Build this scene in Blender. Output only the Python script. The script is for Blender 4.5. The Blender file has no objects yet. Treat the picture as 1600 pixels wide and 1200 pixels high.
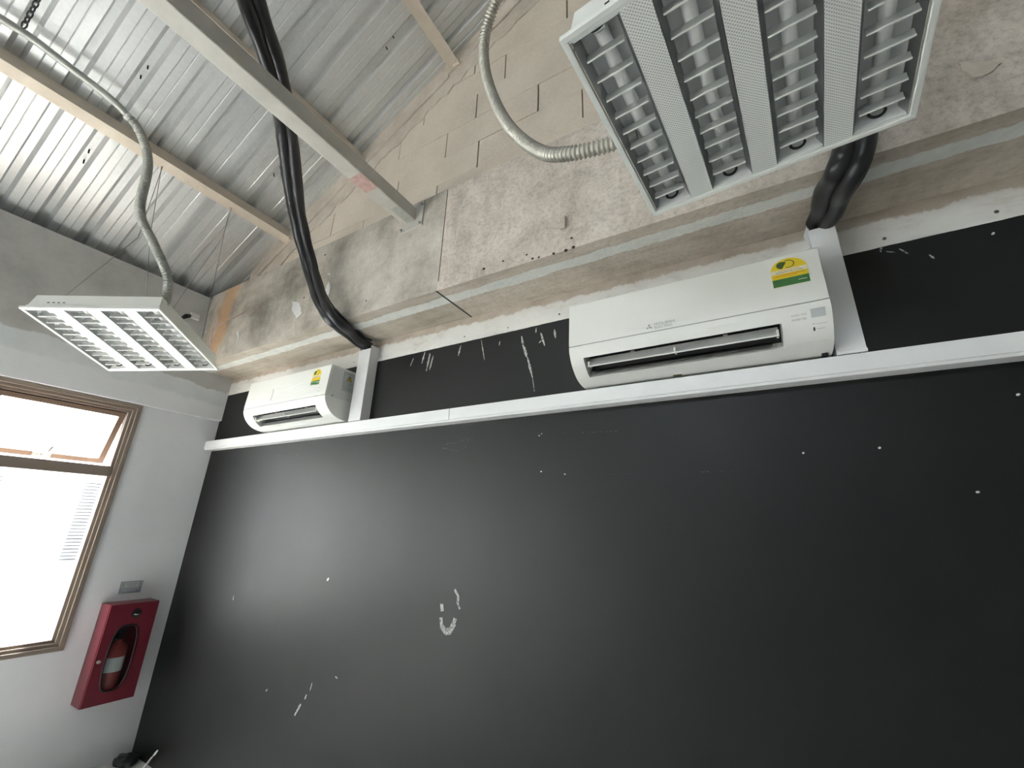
import bpy, bmesh, math, random
from mathutils import Vector, Matrix
random.seed(7)
S = bpy.context.scene
COL = S.collection

# ------------------------------------------------------------------ camera
F_PX = 657.05
CAM = Vector((3.6, -1.6, 1.4))
RX = Vector((0.86347544, 0.50326874, 0.03362639))      # image right, in world axes
RY = Vector((-0.13519951, 0.29516318, -0.94583286))    # image down
RZ = Vector((-0.48593338, 0.81215717, 0.32290784))     # view direction
cd = bpy.data.cameras.new('camera'); cam = bpy.data.objects.new('camera', cd); COL.objects.link(cam)
cd.sensor_width = 36; cd.lens = F_PX / 1600 * 36; cd.clip_start = 0.02; cd.clip_end = 200
m = Matrix((RX, -RY, -RZ)).transposed().to_4x4(); m.translation = CAM
cam.matrix_world = m
S.camera = cam

# ------------------------------------------------------------------ sky, sun, exposure
W = bpy.data.worlds.new('world'); S.world = W; W.use_nodes = True
bg = W.node_tree.nodes['Background']
bg.inputs[0].default_value = (0.87, 0.935, 1.0, 1); bg.inputs[1].default_value = 3.8
sd = bpy.data.lights.new('sun', 'SUN'); sd.energy = 17.0; sd.angle = 0.03; sd.color = (1, .96, .90)
sun = bpy.data.objects.new('sun', sd); COL.objects.link(sun)
sun.rotation_euler = Vector((.45, -.50, -.74)).to_track_quat('-Z', 'Y').to_euler()
S.view_settings.view_transform = 'Standard'; S.view_settings.look = 'None'
S.view_settings.gamma = 1; S.view_settings.use_curve_mapping = False
S.view_settings.exposure = 2.35

def ray(u, v): return RX * ((u - 800) / F_PX) + RY * ((v - 600) / F_PX) + RZ
def onY(u, v, y): r = ray(u, v); return CAM + r * ((y - CAM.y) / r.y)
def onX(u, v, x): r = ray(u, v); return CAM + r * ((x - CAM.x) / r.x)
def onZ(u, v, z): r = ray(u, v); return CAM + r * ((z - CAM.z) / r.z)

WIN_W = [(-1.84, -0.49), (-3.95, -2.25), (-5.75, -4.35)]      # openings in the window wall (y range), z .65-2.10
WIN_S = [(1.9, 3.8)]            # high opening in the wall behind the camera (x range), z 3.12-3.88
def portal(loc, rot, sx, sy):
    l = bpy.data.lights.new('window_portal', 'AREA'); l.shape = 'RECTANGLE'; l.size = sx; l.size_y = sy
    l.cycles.is_portal = True
    o = bpy.data.objects.new('window_portal', l); COL.objects.link(o); o.location = loc; o.rotation_euler = rot
for a, b in WIN_W: portal((-.13, (a+b)/2, 1.375), (0, -math.pi/2, 0), 1.45, b-a)
for a, b in WIN_S: portal(((a+b)/2, -6.14, 3.5), (math.pi/2, 0, 0), b-a, .76)

# ------------------------------------------------------------------ materials
def nmat(name):
    M = bpy.data.materials.new(name); M.use_nodes = True
    return M, M.node_tree.nodes, M.node_tree.links, M.node_tree.nodes['Principled BSDF']
def c4(c): return (c[0], c[1], c[2], 1)
class NT:
    """small node builder working on object coordinates"""
    def __init__(s, name, rough=.6, metal=0, spec=.5):
        s.M, s.n, s.l, s.b = nmat(name)
        s.b.inputs['Roughness'].default_value = rough; s.b.inputs['Metallic'].default_value = metal
        s.b.inputs['Specular IOR Level'].default_value = spec
        s.tc = s.n.new('ShaderNodeTexCoord'); s.P = s.tc.outputs['Object']
        s.sep = s.n.new('ShaderNodeSeparateXYZ'); s.l.new(s.P, s.sep.inputs[0])
        s.X, s.Y, s.Z = s.sep.outputs
    def put(s, sock, v):
        if isinstance(v, bpy.types.NodeSocket): s.l.new(v, sock)
        elif isinstance(v, (tuple, list)): sock.default_value = c4(v) if len(sock.default_value) == 4 else v
        else: sock.default_value = v
    def noise(s, scale, detail=6, rough=.6, vec=None, dist=0):
        t = s.n.new('ShaderNodeTexNoise'); t.inputs['Scale'].default_value = scale
        t.inputs['Detail'].default_value = detail; t.inputs['Roughness'].default_value = rough
        t.inputs['Distortion'].default_value = dist
        s.l.new(vec or s.P, t.inputs['Vector']); return t.outputs['Fac']
    def scaled(s, x, y, z):
        t = s.n.new('ShaderNodeMapping'); t.inputs['Scale'].default_value = (x, y, z); s.l.new(s.P, t.inputs[0]); return t.outputs[0]
    def math(s, op, a, b=0.0, c=0.0):
        t = s.n.new('ShaderNodeMath'); t.operation = op
        for i, v in enumerate((a, b, c)): s.put(t.inputs[i], v)
        return t.outputs[0]
    def step(s, v, lo, hi):
        t = s.n.new('ShaderNodeMapRange'); t.interpolation_type = 'SMOOTHSTEP'
        s.put(t.inputs['Value'], v); t.inputs['From Min'].default_value = lo; t.inputs['From Max'].default_value = hi
        return t.outputs['Result']
    def mix(s, f, a, b, mode='MIX'):
        t = s.n.new('ShaderNodeMix'); t.data_type = 'RGBA'; t.blend_type = mode
        s.put(t.inputs['Factor'], f); s.put(t.inputs['A'], a); s.put(t.inputs['B'], b)
        return [o for o in t.outputs if o.type == 'RGBA'][0] if False else t.outputs['Result'] if t.outputs['Result'].type == 'RGBA' else t.outputs[2]
    def ramp(s, f, stops):
        t = s.n.new('ShaderNodeValToRGB'); e = t.color_ramp.elements
        while len(e) < len(stops): e.new(.5)
        for k, (p, c) in zip(e, stops): k.position = p; k.color = c4(c)
        s.l.new(f, t.inputs[0]); return t.outputs[0]
    def bump(s, h, strength=.3, dist=.01):
        t = s.n.new('ShaderNodeBump'); t.inputs['Strength'].default_value = strength; t.inputs['Distance'].default_value = dist
        s.l.new(h, t.inputs['Height']); s.l.new(t.outputs[0], s.b.inputs['Normal'])
    def col(s, c): s.put(s.b.inputs['Base Color'], c); return s.M
# mix() outputs: find the colour sockets by type
def _mix(s, f, a, b, mode='MIX'):
    t = s.n.new('ShaderNodeMix'); t.data_type = 'RGBA'; t.blend_type = mode
    fs = [i for i in t.inputs if i.name == 'Factor' and i.type == 'VALUE'][0]
    A = [i for i in t.inputs if i.name == 'A' and i.type == 'RGBA'][0]; B = [i for i in t.inputs if i.name == 'B' and i.type == 'RGBA'][0]
    s.put(fs, f); s.put(A, a); s.put(B, b)
    return [o for o in t.outputs if o.type == 'RGBA'][0]
NT.mix = _mix

def simple(name, c, rough=.5, metal=0, var=.08, scale=30, bump=0, spec=.5):
    t = NT(name, rough, metal, spec)
    n = t.noise(scale)
    lo = [x*(1-var) for x in c]; hi = [min(1, x*(1+var)) for x in c]
    t.col(t.ramp(n, [(.3, lo), (.7, hi)]))
    if bump: t.bump(n, bump, .002)
    return t.M

MT = {}
MT['plastic'] = simple('ac_white_plastic', (.80, .80, .755), .38, 0, .012, 6)
MT['plastic_side'] = simple('ac_grey_white_plastic', (.70, .695, .66), .5, 0, .012, 6)
MT['pvc'] = simple('white_pvc', (.80, .80, .80), .42, 0, .02, 12)
MT['white_metal'] = simple('white_enamel_metal', (.82, .83, .79), .4, 0, .015, 8)
MT['dark'] = simple('dark_plastic', (.02, .021, .023), .45, 0, .1, 20)
MT['vane'] = simple('grey_vane_plastic', (.50, .50, .48), .4, 0, .04, 10)
MT['grey_panel'] = simple('pale_grey_display', (.50, .53, .52), .3, 0, .02, 10)
MT['print'] = simple('grey_print', (.36, .36, .345), .6, 0, .02, 10)
MT['print_dark'] = simple('dark_print', (.03, .03, .03), .6, 0, .02, 10)
MT['print_light'] = simple('light_print', (.55, .55, .53), .6, 0, .02, 10)
MT['yellow'] = simple('sticker_yellow', (.82, .62, .02), .4, 0, .05, 8)
MT['orange'] = simple('sticker_orange_print', (.72, .30, .03), .4, 0, .05, 8)
MT['green'] = simple('sticker_green', (.05, .20, .06), .4, 0, .08, 20)
MT['leaf'] = simple('emblem_dark_green', (.06, .11, .02), .4, 0, .08, 20)
MT['cream'] = simple('sticker_cream', (.85, .80, .62), .4, 0, .02, 8)
MT['foam'] = simple('black_pipe_wrap', (.016, .016, .018), .30, 0, .2, 18, .5)
MT['black'] = simple('black_rubber', (.012, .012, .013), .5, 0, .2, 30)
MT['alu'] = simple('dull_aluminium', (.42, .43, .43), .28, 1, .03, 10)
MT['blade'] = simple('satin_aluminium_blade', (.62, .63, .62), .34, .6, .03, 10)
MT['refl'] = simple('satin_reflector', (.88, .89, .88), .34, .2, .03, 10)
MT['tube'] = simple('white_glass_tube', (.93, .93, .91), .22, 0, .01, 5)
MT['galv'] = simple('galvanised_conduit', (.44, .45, .42), .42, .45, .12, 40)
MT['flexgrey'] = simple('grey_flexible_conduit', (.40, .41, .37), .45, .3, .1, 40)
MT['flexsteel'] = simple('steel_flexible_conduit', (.47, .45, .39), .38, .55, .1, 40)
MT['tie'] = simple('dusty_grey_steel', (.50, .475, .43), .55, .05, .12, 9)
MT['steel'] = simple('dull_steel', (.30, .30, .29), .45, .6, .15, 30)
MT['frame'] = simple('beige_aluminium_frame', (.27, .215, .178), .4, .15, .05, 12)
MT['red'] = simple('red_enamel', (.155, .017, .028), .30, 0, .06, 8)
MT['extred'] = simple('extinguisher_red', (.26, .04, .035), .35, 0, .06, 8)
MT['sign'] = simple('blue_grey_notice', (.30, .34, .38), .5, 0, .06, 60)
MT['facade'] = simple('white_render_facade', (.82, .82, .80), .8, 0, .02, 2)
MT['slat'] = simple('grey_vent_slat', (.035, .035, .037), .6, 0, .04, 20)
MT['brass'] = simple('pale_screw_metal', (.55, .52, .46), .4, .6, .1, 60)
MT['plug'] = simple('pale_wall_plug', (.72, .72, .70), .6, 0, .05, 60)
MT['hole'] = simple('dark_hole', (.03, .028, .025), .9, 0, .1, 60)
MT['ground'] = simple('pale_concrete_terrace', (.72, .70, .67), .85, 0, .06, 2)
MT['chain'] = simple('dark_chain_steel', (.07, .068, .072), .4, .5, .1, 40)
MT['redmark'] = simple('faded_red_primer', (.50, .33, .29), .7, 0, .2, 40)
MT['stain'] = simple('brown_leak_stain', (.16, .12, .06), .7, 0, .3, 80)
MT['screw'] = simple('dark_screw_head', (.14, .135, .125), .5, .3, .2, 80)
MT['sash'] = simple('backlit_sash_brown', (.17, .115, .08), .45, .1, .05, 12)  # frame aluminium browned and darkened; backlit glow put into the colour
MT['bag'] = simple('black_plastic_bag', (.02, .026, .026), .28, 0, .3, 30, .6)

# glass pane: mostly clear, a little glossy
t = NT('window_glass', .05); gl = t.n.new('ShaderNodeBsdfGlossy'); gl.inputs['Roughness'].default_value = .03
tr = t.n.new('ShaderNodeBsdfTransparent'); tr.inputs[0].default_value = (.93, .95, .95, 1)
mx = t.n.new('ShaderNodeMixShader'); mx.inputs[0].default_value = .06
t.l.new(tr.outputs[0], mx.inputs[1]); t.l.new(gl.outputs[0], mx.inputs[2]); t.l.new(mx.outputs[0], t.n['Material Output'].inputs[0])
MT['glass'] = t.M

# galvanised roof sheet
t = NT('galvanised_roof_sheet', .34, .6)
n1 = t.noise(2.2, 5, .6, t.scaled(.35, 1.5, .35)); n2 = t.noise(45, 3)
c = t.mix(.25, t.ramp(n1, [(.3, (.62, .63, .63)), (.7, (.74, .75, .745))]), t.ramp(n2, [(.35, (.6, .61, .61)), (.65, (.78, .79, .78))]))
t.col(c); MT['sheet'] = t.M

# purlin paint: dusty beige over grey
t = NT('dusty_purlin_paint', .55, .1)
n1 = t.noise(5, 6, .65); t.col(t.ramp(n1, [(.3, (.60, .52, .43)), (.62, (.72, .64, .54)), (.8, (.78, .71, .62))])); MT['purlin'] = t.M

# aerated block and mortar
t = NT('dusty_aerated_block', .9)
n1 = t.noise(3.2, 7, .65); n2 = t.noise(60, 4)
c = t.ramp(n1, [(.25, (.55, .475, .39)), (.5, (.65, .57, .475)), (.8, (.71, .64, .55))])
c = t.mix(.22, c, t.ramp(n2, [(.3, (.50, .43, .345)), (.7, (.74, .67, .58))])); t.bump(n2, .35, .004); t.col(c); MT['block'] = t.M
t = NT('grey_cement_render', .92)
n1 = t.noise(6, 8, .7); n2 = t.noise(38, 5)
c = t.ramp(n1, [(.25, (.42, .36, .295)), (.5, (.56, .50, .425)), (.78, (.66, .61, .54))]); t.bump(t.mix(.5, n1, n2), .6, .012); t.col(c); MT['render'] = t.M
MT['joint'] = simple('dark_joint', (.10, .085, .068), .95, 0, .2, 30)

# concrete beam with its stains
t = NT('stained_concrete', .88)
big = t.noise(1.6, 8, .68, t.scaled(1, 1, 1.6)); mid = t.noise(5.5, 8, .7, None, .6); fine = t.noise(55, 6, .7)
left = t.ramp(big, [(.30, (.28, .255, .215)), (.44, (.47, .435, .38)), (.56, (.61, .57, .51)), (.72, (.72, .68, .62))])
right = t.ramp(mid, [(.25, (.40, .35, .30)), (.42, (.62, .555, .49)), (.6, (.72, .65, .585)), (.8, (.46, .43, .385))])
dirt = t.ramp(t.noise(2.6, 8, .75, t.scaled(1.5, 1, .8)), [(.36, (1.04, 1.04, 1.04)), (.5, (.86, .84, .81)), (.64, (.52, .50, .46))])
seam = t.step(t.math('ADD', t.X, t.math('MULTIPLY', fine, .02)), 2.385, 2.40)
c = t.mix(seam, left, right)
c = t.mix(.75, c, dirt, 'MULTIPLY')
speck = t.ramp(fine, [(.3, (.5, .5, .5)), (.5, (1, 1, 1)), (.75, (1.15, 1.15, 1.15))])
c = t.mix(t.math('ADD', .25, t.math('MULTIPLY', seam, .4)), c, speck, 'MULTIPLY')
xn = t.math('ADD', t.X, t.math('MULTIPLY', t.math('SUBTRACT', t.noise(4, 4), .5), .22))
xn = t.math('ADD', xn, t.math('MULTIPLY', t.math('SUBTRACT', t.Z, 2.8), -.12))
rust = t.math('MULTIPLY', t.step(xn, .20, .28), t.math('SUBTRACT', 1, t.step(xn, .34, .46)))
rust = t.math('MULTIPLY', rust, t.step(t.Z, 2.46, 2.52))
c = t.mix(t.math('MULTIPLY', rust, .75), c, (.56, .33, .16))
pale = t.math('MULTIPLY', t.step(xn, .10, .16), t.math('SUBTRACT', 1, t.step(xn, .20, .24)))
c = t.mix(t.math('MULTIPLY', pale, .5), c, (.60, .46, .36))
under = t.math('SUBTRACT', 1, t.step(t.Z, 2.449, 2.4515))
strip = t.ramp(t.noise(9, 8, .7, t.scaled(.35, 2.2, 1)), [(.3, (.33, .27, .19)), (.5, (.50, .43, .34)), (.7, (.66, .59, .49))])
c = t.mix(t.math('MULTIPLY', under, .75), c, strip)
yn = t.math('ADD', t.Y, t.math('MULTIPLY', t.math('SUBTRACT', t.noise(16, 8, .75, t.scaled(.6, 1, 1)), .5), .05))
yn = t.math('ADD', yn, t.math('MULTIPLY', t.X, .0045))
stripe = t.math('MULTIPLY', t.step(yn, -.218, -.214), t.math('SUBTRACT', 1, t.step(yn, -.162, -.156)))
stripe = t.math('MULTIPLY', stripe, under)
c = t.mix(stripe, c, t.ramp(t.noise(14, 5), [(.3, (.72, .77, .74)), (.6, (.86, .90, .87))]))
t.bump(t.mix(.55, mid, fine), .55, .012); t.col(c); MT['concrete'] = t.M

# black painted wall with white plaster band above
t = NT('black_wall_paint', .42, 0, .46)
sm = t.noise(1.3, 6, .6, t.scaled(1, 1, .35)); fine = t.noise(90, 3)
blk = t.ramp(sm, [(.3, (.0025, .0025, .0027)), (.7, (.0048, .0048, .0047))])
wh = t.ramp(t.noise(7, 8, .7, t.scaled(.6, 1, 1.4)), [(.28, (.50, .46, .41)), (.45, (.68, .66, .62)), (.7, (.76, .75, .71))])
zz = t.math('ADD', t.Z, t.math('MULTIPLY', t.math('SUBTRACT', t.noise(9, 8, .75, t.scaled(1, 1, .5)), .5), .09))
wh = t.mix(t.step(zz, 2.405, 2.418), wh, t.ramp(t.noise(11, 6), [(.3, (.42, .35, .28)), (.7, (.55, .49, .42))]))
edge = t.math('ADD', t.Z, t.math('MULTIPLY', t.math('SUBTRACT', t.noise(14, 6), .5), .006))
isw = t.step(edge, 2.3115, 2.3125)
t.col(t.mix(isw, blk, wh))
rr = t.math('ADD', t.math('MULTIPLY', isw, .45), t.math('ADD', .42, t.math('MULTIPLY', t.noise(2.2, 5), .10)))
t.l.new(rr, t.b.inputs['Roughness']); t.bump(fine, .08, .002); MT['blackwall'] = t.M

# window wall: painted below, bare cement above a ragged line
t = NT('painted_window_wall', .7)
zz = t.math('ADD', t.Z, t.math('MULTIPLY', t.math('SUBTRACT', t.noise(2.6, 8, .62), .5), .20))
zz = t.math('ADD', zz, t.math('MULTIPLY', t.Y, .045))
paint = t.ramp(t.noise(2, 5), [(.3, (.76, .765, .785)), (.7, (.82, .825, .84))])
patch = t.ramp(t.noise(6, 7), [(.3, (.66, .68, .69)), (.7, (.76, .78, .78))])
cem = t.ramp(t.noise(1.9, 8, .7), [(.3, (.38, .375, .36)), (.5, (.50, .495, .475)), (.75, (.60, .595, .575))])
c = t.mix(t.step(zz, 2.20, 2.23), paint, patch); c = t.mix(t.step(zz, 2.325, 2.337), c, cem)
t.bump(t.noise(30, 6), .2, .004); t.col(c); MT['winwall'] = t.M
MT['wallpaint'] = simple('off_white_wall_paint', (.74, .73, .71), .75, 0, .03, 3)
MT['darkback'] = simple('darkened_back_wall', (.14, .14, .145), .7, 0, .05, 3)  # unseen back wall, darkened so the black wall reflects little
MT['floor'] = simple('pale_cement_floor', (.72, .71, .69), .6, 0, .08, 4)

# perforated fixture panel
t = NT('perforated_white_panel', .45)
vo = t.n.new('ShaderNodeTexVoronoi'); vo.voronoi_dimensions = '2D'; vo.inputs['Scale'].default_value = 190; vo.inputs['Randomness'].default_value = 0
rt = t.n.new('ShaderNodeMapping'); rt.inputs['Rotation'].default_value = (0, 0, .785); t.l.new(t.P, rt.inputs[0]); t.l.new(rt.outputs[0], vo.inputs['Vector'])
t.col(t.mix(t.step(vo.outputs['Distance'], .27, .34), (.46, .46, .45), (.84, .85, .81))); MT['perf'] = t.M

# chalky scuffs
def scuffmat(name, c, thr):
    t = NT(name, .8); a = t.step(t.noise(120, 6, .75), thr, thr + .12)
    t.col(c); t.l.new(a, t.b.inputs['Alpha']); return t.M
MT['scuff'] = scuffmat('chalky_scuff', (.50, .50, .48), .38)
MT['smudge'] = scuffmat('faint_dust_smudge', (.10, .10, .10), .50)

# ------------------------------------------------------------------ geometry helpers
class MB:
    def __init__(s): s.v = []; s.f = []; s.sm = []
    def add(s, vs, fs, smooth=False):
        b = len(s.v); s.v += [Vector(p) for p in vs]; s.f += [tuple(i + b for i in f) for f in fs]; s.sm += [smooth]*len(fs); return s
    def box(s, a, b):
        x0, y0, z0 = [min(p, q) for p, q in zip(a, b)]; x1, y1, z1 = [max(p, q) for p, q in zip(a, b)]
        return s.add([(x0,y0,z0),(x1,y0,z0),(x1,y1,z0),(x0,y1,z0),(x0,y0,z1),(x1,y0,z1),(x1,y1,z1),(x0,y1,z1)],
                     [(3,2,1,0),(4,5,6,7),(0,1,5,4),(1,2,6,5),(2,3,7,6),(3,0,4,7)])
    def prism(s, poly, vec, smooth=False):
        """closed polygon (3d points) swept along vec"""
        n = len(poly); vec = Vector(vec); p = [Vector(q) for q in poly]
        return s.add(p + [q + vec for q in p], [tuple(range(n-1, -1, -1)), tuple(range(n, 2*n))] + [(i, (i+1) % n, n + (i+1) % n, n + i) for i in range(n)], smooth)
    def tube(s, path, r, n=12, ring=None, cap=True):
        path = [Vector(p) for p in path]; rs = r if isinstance(r, (list, tuple)) else [r]*len(path)
        t0 = (path[1] - path[0]).normalized(); up = Vector((0, 0, 1)) if abs(t0.z) < .9 else Vector((1, 0, 0))
        nrm = (up - t0 * up.dot(t0)).normalized(); vs = []; L = len(path)
        for i, p in enumerate(path):
            t = (path[min(i+1, L-1)] - path[max(i-1, 0)]).normalized()
            nrm = (nrm - t * nrm.dot(t)).normalized(); bn = t.cross(nrm)
            for k in range(n):
                a = 2*math.pi*k/n; vs.append(p + (nrm*math.cos(a) + bn*math.sin(a))*rs[i])
        fs = [(i*n + k, i*n + (k+1) % n, (i+1)*n + (k+1) % n, (i+1)*n + k) for i in range(L-1) for k in range(n)]
        s.add(vs, fs, True)
        if cap:
            b = len(s.v) - len(vs); s.f += [tuple(b + k for k in range(n-1, -1, -1)), tuple(b + (L-1)*n + k for k in range(n))]; s.sm += [False, False]
        return s
    def build(s, name, mat, parent=None, off=(0, 0, 0), recalc=True, bevel=0):
        me = bpy.data.meshes.new(name); o3 = Vector(off)
        me.from_pydata([v - o3 for v in s.v], [], s.f); me.polygons.foreach_set('use_smooth', s.sm)
        if recalc:
            bm = bmesh.new(); bm.from_mesh(me); bmesh.ops.recalc_face_normals(bm, faces=bm.faces); bm.to_mesh(me); bm.free()
        me.materials.append(MT[mat] if isinstance(mat, str) else mat); me.update()
        o = bpy.data.objects.new(name, me); COL.objects.link(o)
        if parent: o.parent = parent
        if bevel:
            bv = o.modifiers.new('bevel', 'BEVEL'); bv.width = bevel; bv.segments = 2; bv.limit_method = 'ANGLE'
        return o
def spline(pts, n=10):
    pts = [Vector(p) for p in pts]; P = [pts[0]*2 - pts[1]] + pts + [pts[-1]*2 - pts[-2]]; out = []
    for i in range(1, len(P)-2):
        a, b, c, d = P[i-1:i+3]
        for k in range(n):
            t = k/n; out.append(.5*((2*b) + (c-a)*t + (2*a-5*b+4*c-d)*t*t + (3*b-a-3*c+d)*t**3))
    return out + [pts[-1]]
def resample(path, step):
    out = [path[0]]; acc = 0
    for a, b in zip(path, path[1:]):
        L = (b-a).length; d = step - acc
        while d <= L: out.append(a + (b-a)*(d/L)); d += step
        acc = (acc + L) % step
    return out
def tag(o, label=None, cat=None, group=None, kind=None):
    if label: o['label'] = label
    if cat: o['category'] = cat
    if group: o['group'] = group
    if kind: o['kind'] = kind
    return o
def thing(name, label, cat, loc=(0, 0, 0), group=None, kind=None):
    o = bpy.data.objects.new(name, None); COL.objects.link(o); o.location = loc; o.empty_display_size = .1
    return tag(o, label, cat, group, kind)
def struct(name, mb, mat, label=None):
    return tag(mb.build(name, mat), label, None, None, 'structure')
def text_mesh(body, size, align='LEFT', spacing=1.0):
    c = bpy.data.curves.new('lettering', 'FONT'); c.body = body; c.size = size; c.align_x = align; c.extrude = .0001
    c.space_line = .95; c.space_character = spacing; c.resolution_u = 2
    o = bpy.data.objects.new('lettering', c); COL.objects.link(o)
    bpy.context.view_layer.update()
    me = bpy.data.meshes.new_from_object(o.evaluated_get(bpy.context.evaluated_depsgraph_get()))
    bpy.data.objects.remove(o); bpy.data.curves.remove(c)
    vs = [v.co.copy() for v in me.vertices]; fs = [tuple(p.vertices) for p in me.polygons]; bpy.data.meshes.remove(me)
    return vs, fs

# ------------------------------------------------------------------ room shell
TAN = math.tan(math.radians(28)); ROOF0 = 3.10; RIDGE_X = 4.0; RW = 8.0; BACK = -6.0
def roof_z(x): return ROOF0 + TAN*(x if x <= RIDGE_X else 2*RIDGE_X - x)
struct('floor', MB().box((-.15, BACK-.15, -.15), (RW+.15, .15, 0)), 'floor', 'pale cement floor of the room')
wn = struct('wall_north', MB().box((-.15, 0, 0), (RW+.15, .15, 3.0)), 'blackwall', 'black painted wall with white plaster band under the concrete beam')
# gable above the beam
g = MB(); g.prism([(-.15, -.12, 3.0), (RW+.15, -.12, 3.0), (RW+.15, -.12, roof_z(RW)+.02), (RIDGE_X, -.12, roof_z(RIDGE_X)+.1), (-.15, -.12, ROOF0+.02)], (0, .27, 0))
gable = struct('wall_gable', g, 'joint', 'dusty aerated block gable above the concrete beam')
# window wall: pieces round the openings, lintel band 3 cm proud above the windows
b = MB(); ys = [0.0]
b.box((-.15, BACK-.15, 0), (0, .0, .65)); b.box((-.15, BACK-.15, 2.10), (0, .0, 3.03))
prev = 0.0
for a, c_ in WIN_W: b.box((-.15, prev, .65), (0, c_, 2.10)); prev = a
b.box((-.15, prev, .65), (0, BACK-.15, 2.10))
b.box((0, BACK, 2.105), (.03, -.0, 3.03))
struct('wall_west', b, 'winwall', 'pale window wall with bare grey cement above')
b = MB(); b.box((0, BACK-.15, 0), (RW, BACK, 3.12)); a_, c_ = WIN_S[0]
b.prism([(0, BACK, 3.12), (a_, BACK, 3.12), (a_, BACK, roof_z(a_)+.05)], (0, -.15, 0))
b.prism([(c_, BACK, 3.12), (RW, BACK, 3.12), (RIDGE_X, BACK, roof_z(RIDGE_X)+.1), (c_, BACK, roof_z(c_)+.05)], (0, -.15, 0))
b.prism([(a_, BACK, 3.88), (c_, BACK, 3.88), (c_, BACK, roof_z(c_)+.05), (a_, BACK, roof_z(a_)+.05)], (0, -.15, 0))
struct('wall_south', b, 'darkback', 'unseen wall darkened against reflections, with a high window behind the camera')
struct('wall_east', MB().box((RW, BACK-.15, 0), (RW+.15, 0, ROOF0+.05)), 'wallpaint', 'plain off-white wall far to the right')
# unseen boards added to keep light from leaking in at the eaves
struct('light_stop_1', MB().box((-.35, BACK-.3, 2.75), (-.30, .2, ROOF0+.02)).box((-.35, BACK-.3, 2.72), (-.15, .2, 2.75)), 'steel', 'added light stop at the eaves outside the window wall')
struct('light_stop_2', MB().box((RW+.15, BACK-.3, 2.75), (RW+.2, .2, ROOF0+.02)), 'steel', 'added light stop at the eaves outside the right wall')

# concrete beam
bm_ = MB().prism([(0.03, -.29, 2.45), (0.03, -.29, 3.055), (0.03, -.275, 3.07), (0.03, -.10, 3.07), (0.03, 0.0, 2.95), (0.03, 0, 2.45)], (RW-.03, 0, 0))
beam = struct('concrete_beam', bm_, 'concrete', 'stained bare concrete beam running along the top of the black wall')
# things stuck on / cut into the beam
MB().box((2.384, -.2915, 2.50), (2.388, -.28, 3.05)).build('formwork_seam', 'joint', beam)
MB().box((2.375, -.29, 2.4485), (2.383, -.0, 2.452)).build('soffit_crack', 'hole', beam)
for u, v in [(880, 350)]:
    p = onY(u, v, -.29); MB().box((p.x-.012, -.302, p.z-.028), (p.x+.014, -.29, p.z+.028)).build('timber_plug', 'render', beam, bevel=.002)
for u, v, s_ in [(756, 420, .006), (786, 408, .004), (832, 404, .005), (842, 402, .004), (865, 396, .005), (884, 391, .006), (896, 386, .006), (823, 398, .004), (572, 470, .004), (475, 465, .005), (508, 398, .006), (893, 372, .004), (1529, 114, .006)]:
    p = onY(u, v, -.2905); MB().prism([(p.x+s_*math.cos(a)*1.3, -.2912, p.z+s_*math.sin(a)) for a in [k*math.pi/4 for k in range(8)]], (0, .004, 0)).build('pit', 'hole', beam)
def blob(poly_uv, y, name, mat, parent, th=.004, jag=.004, sub=4):
    pts = [onY(u, v, y) for u, v in poly_uv]; out = []
    for a, c_ in zip(pts, pts[1:] + pts[:1]):
        for k in range(sub):
            q = a.lerp(c_, k/sub); out.append((q.x + random.uniform(-jag, jag), y, q.z + random.uniform(-jag, jag)))
    return MB().prism(out, (0, -th, 0)).build(name, mat, parent)
for poly in ([(458, 470), (470, 474), (472, 490), (464, 497), (457, 485)], [(508, 455), (514, 440), (518, 448), (512, 466)], [(512, 428), (518, 426), (517, 434)], [(370, 522), (374, 516), (373, 532)]):
    blob(poly, -.29, 'plaster_fleck', 'plug', beam, .003, .005)
blob([(1497, 100), (1548, 97), (1562, 100), (1552, 112), (1525, 124), (1508, 117)], -.29, 'plaster_patch', 'render', beam, .006, .004)

rp = [onY(327, 553, -.30), onY(333, 513, -.335), onY(345, 507, -.335), onY(387, 485, -.285)]
MB().tube(rp, .0035, 6).build('bent_tie_wire', 'redmark', beam)
# blocks of the gable: 600 x 190 courses, cut below the render fillet at the roof
def clip(poly, a, b_, c_):                       # keep a*x + b*z <= c
    out = []
    for (x0, z0), (x1, z1) in zip(poly, poly[1:] + poly[:1]):
        d0, d1 = a*x0 + b_*z0 - c_, a*x1 + b_*z1 - c_
        if d0 <= 0: out.append((x0, z0))
        if d0*d1 < 0: t_ = d0/(d0-d1); out.append((x0+(x1-x0)*t_, z0+(z1-z0)*t_))
    return out
STARTS = [(3.062, 2.20), (3.256, 2.478), (3.447, 2.236), (3.641, 2.442), (3.833, 2.63), (4.03, 2.405), (4.222, 2.60), (4.414, 2.31), (4.606, 2.5), (4.798, 2.7)]
for i, (z0, xj) in enumerate(STARTS):
    x = xj - .612*5
    while x < 4.6:
        z1 = (STARTS[i+1][0] if i+1 < len(STARTS) else z0 + .19) - .0012
        dz = random.uniform(-.0012, .0012)
        poly = clip([(x+.004, z0), (x+.608, z0+dz), (x+.608, z1+dz), (x+.004, z1)], -TAN, 1, ROOF0 - .10)
        poly = clip(poly, TAN, 1, ROOF0 + 2*RIDGE_X*TAN - .10); poly = clip(poly, -1, 0, -.05)
        if len(poly) > 2 and max(p[0] for p in poly) - min(p[0] for p in poly) > .03:
            yy = -.18 + random.uniform(-.002, .002)
            MB().prism([(px, yy, pz) for px, pz in poly], (0, .06, 0)).build('block', 'block', gable)
        x += .612
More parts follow.
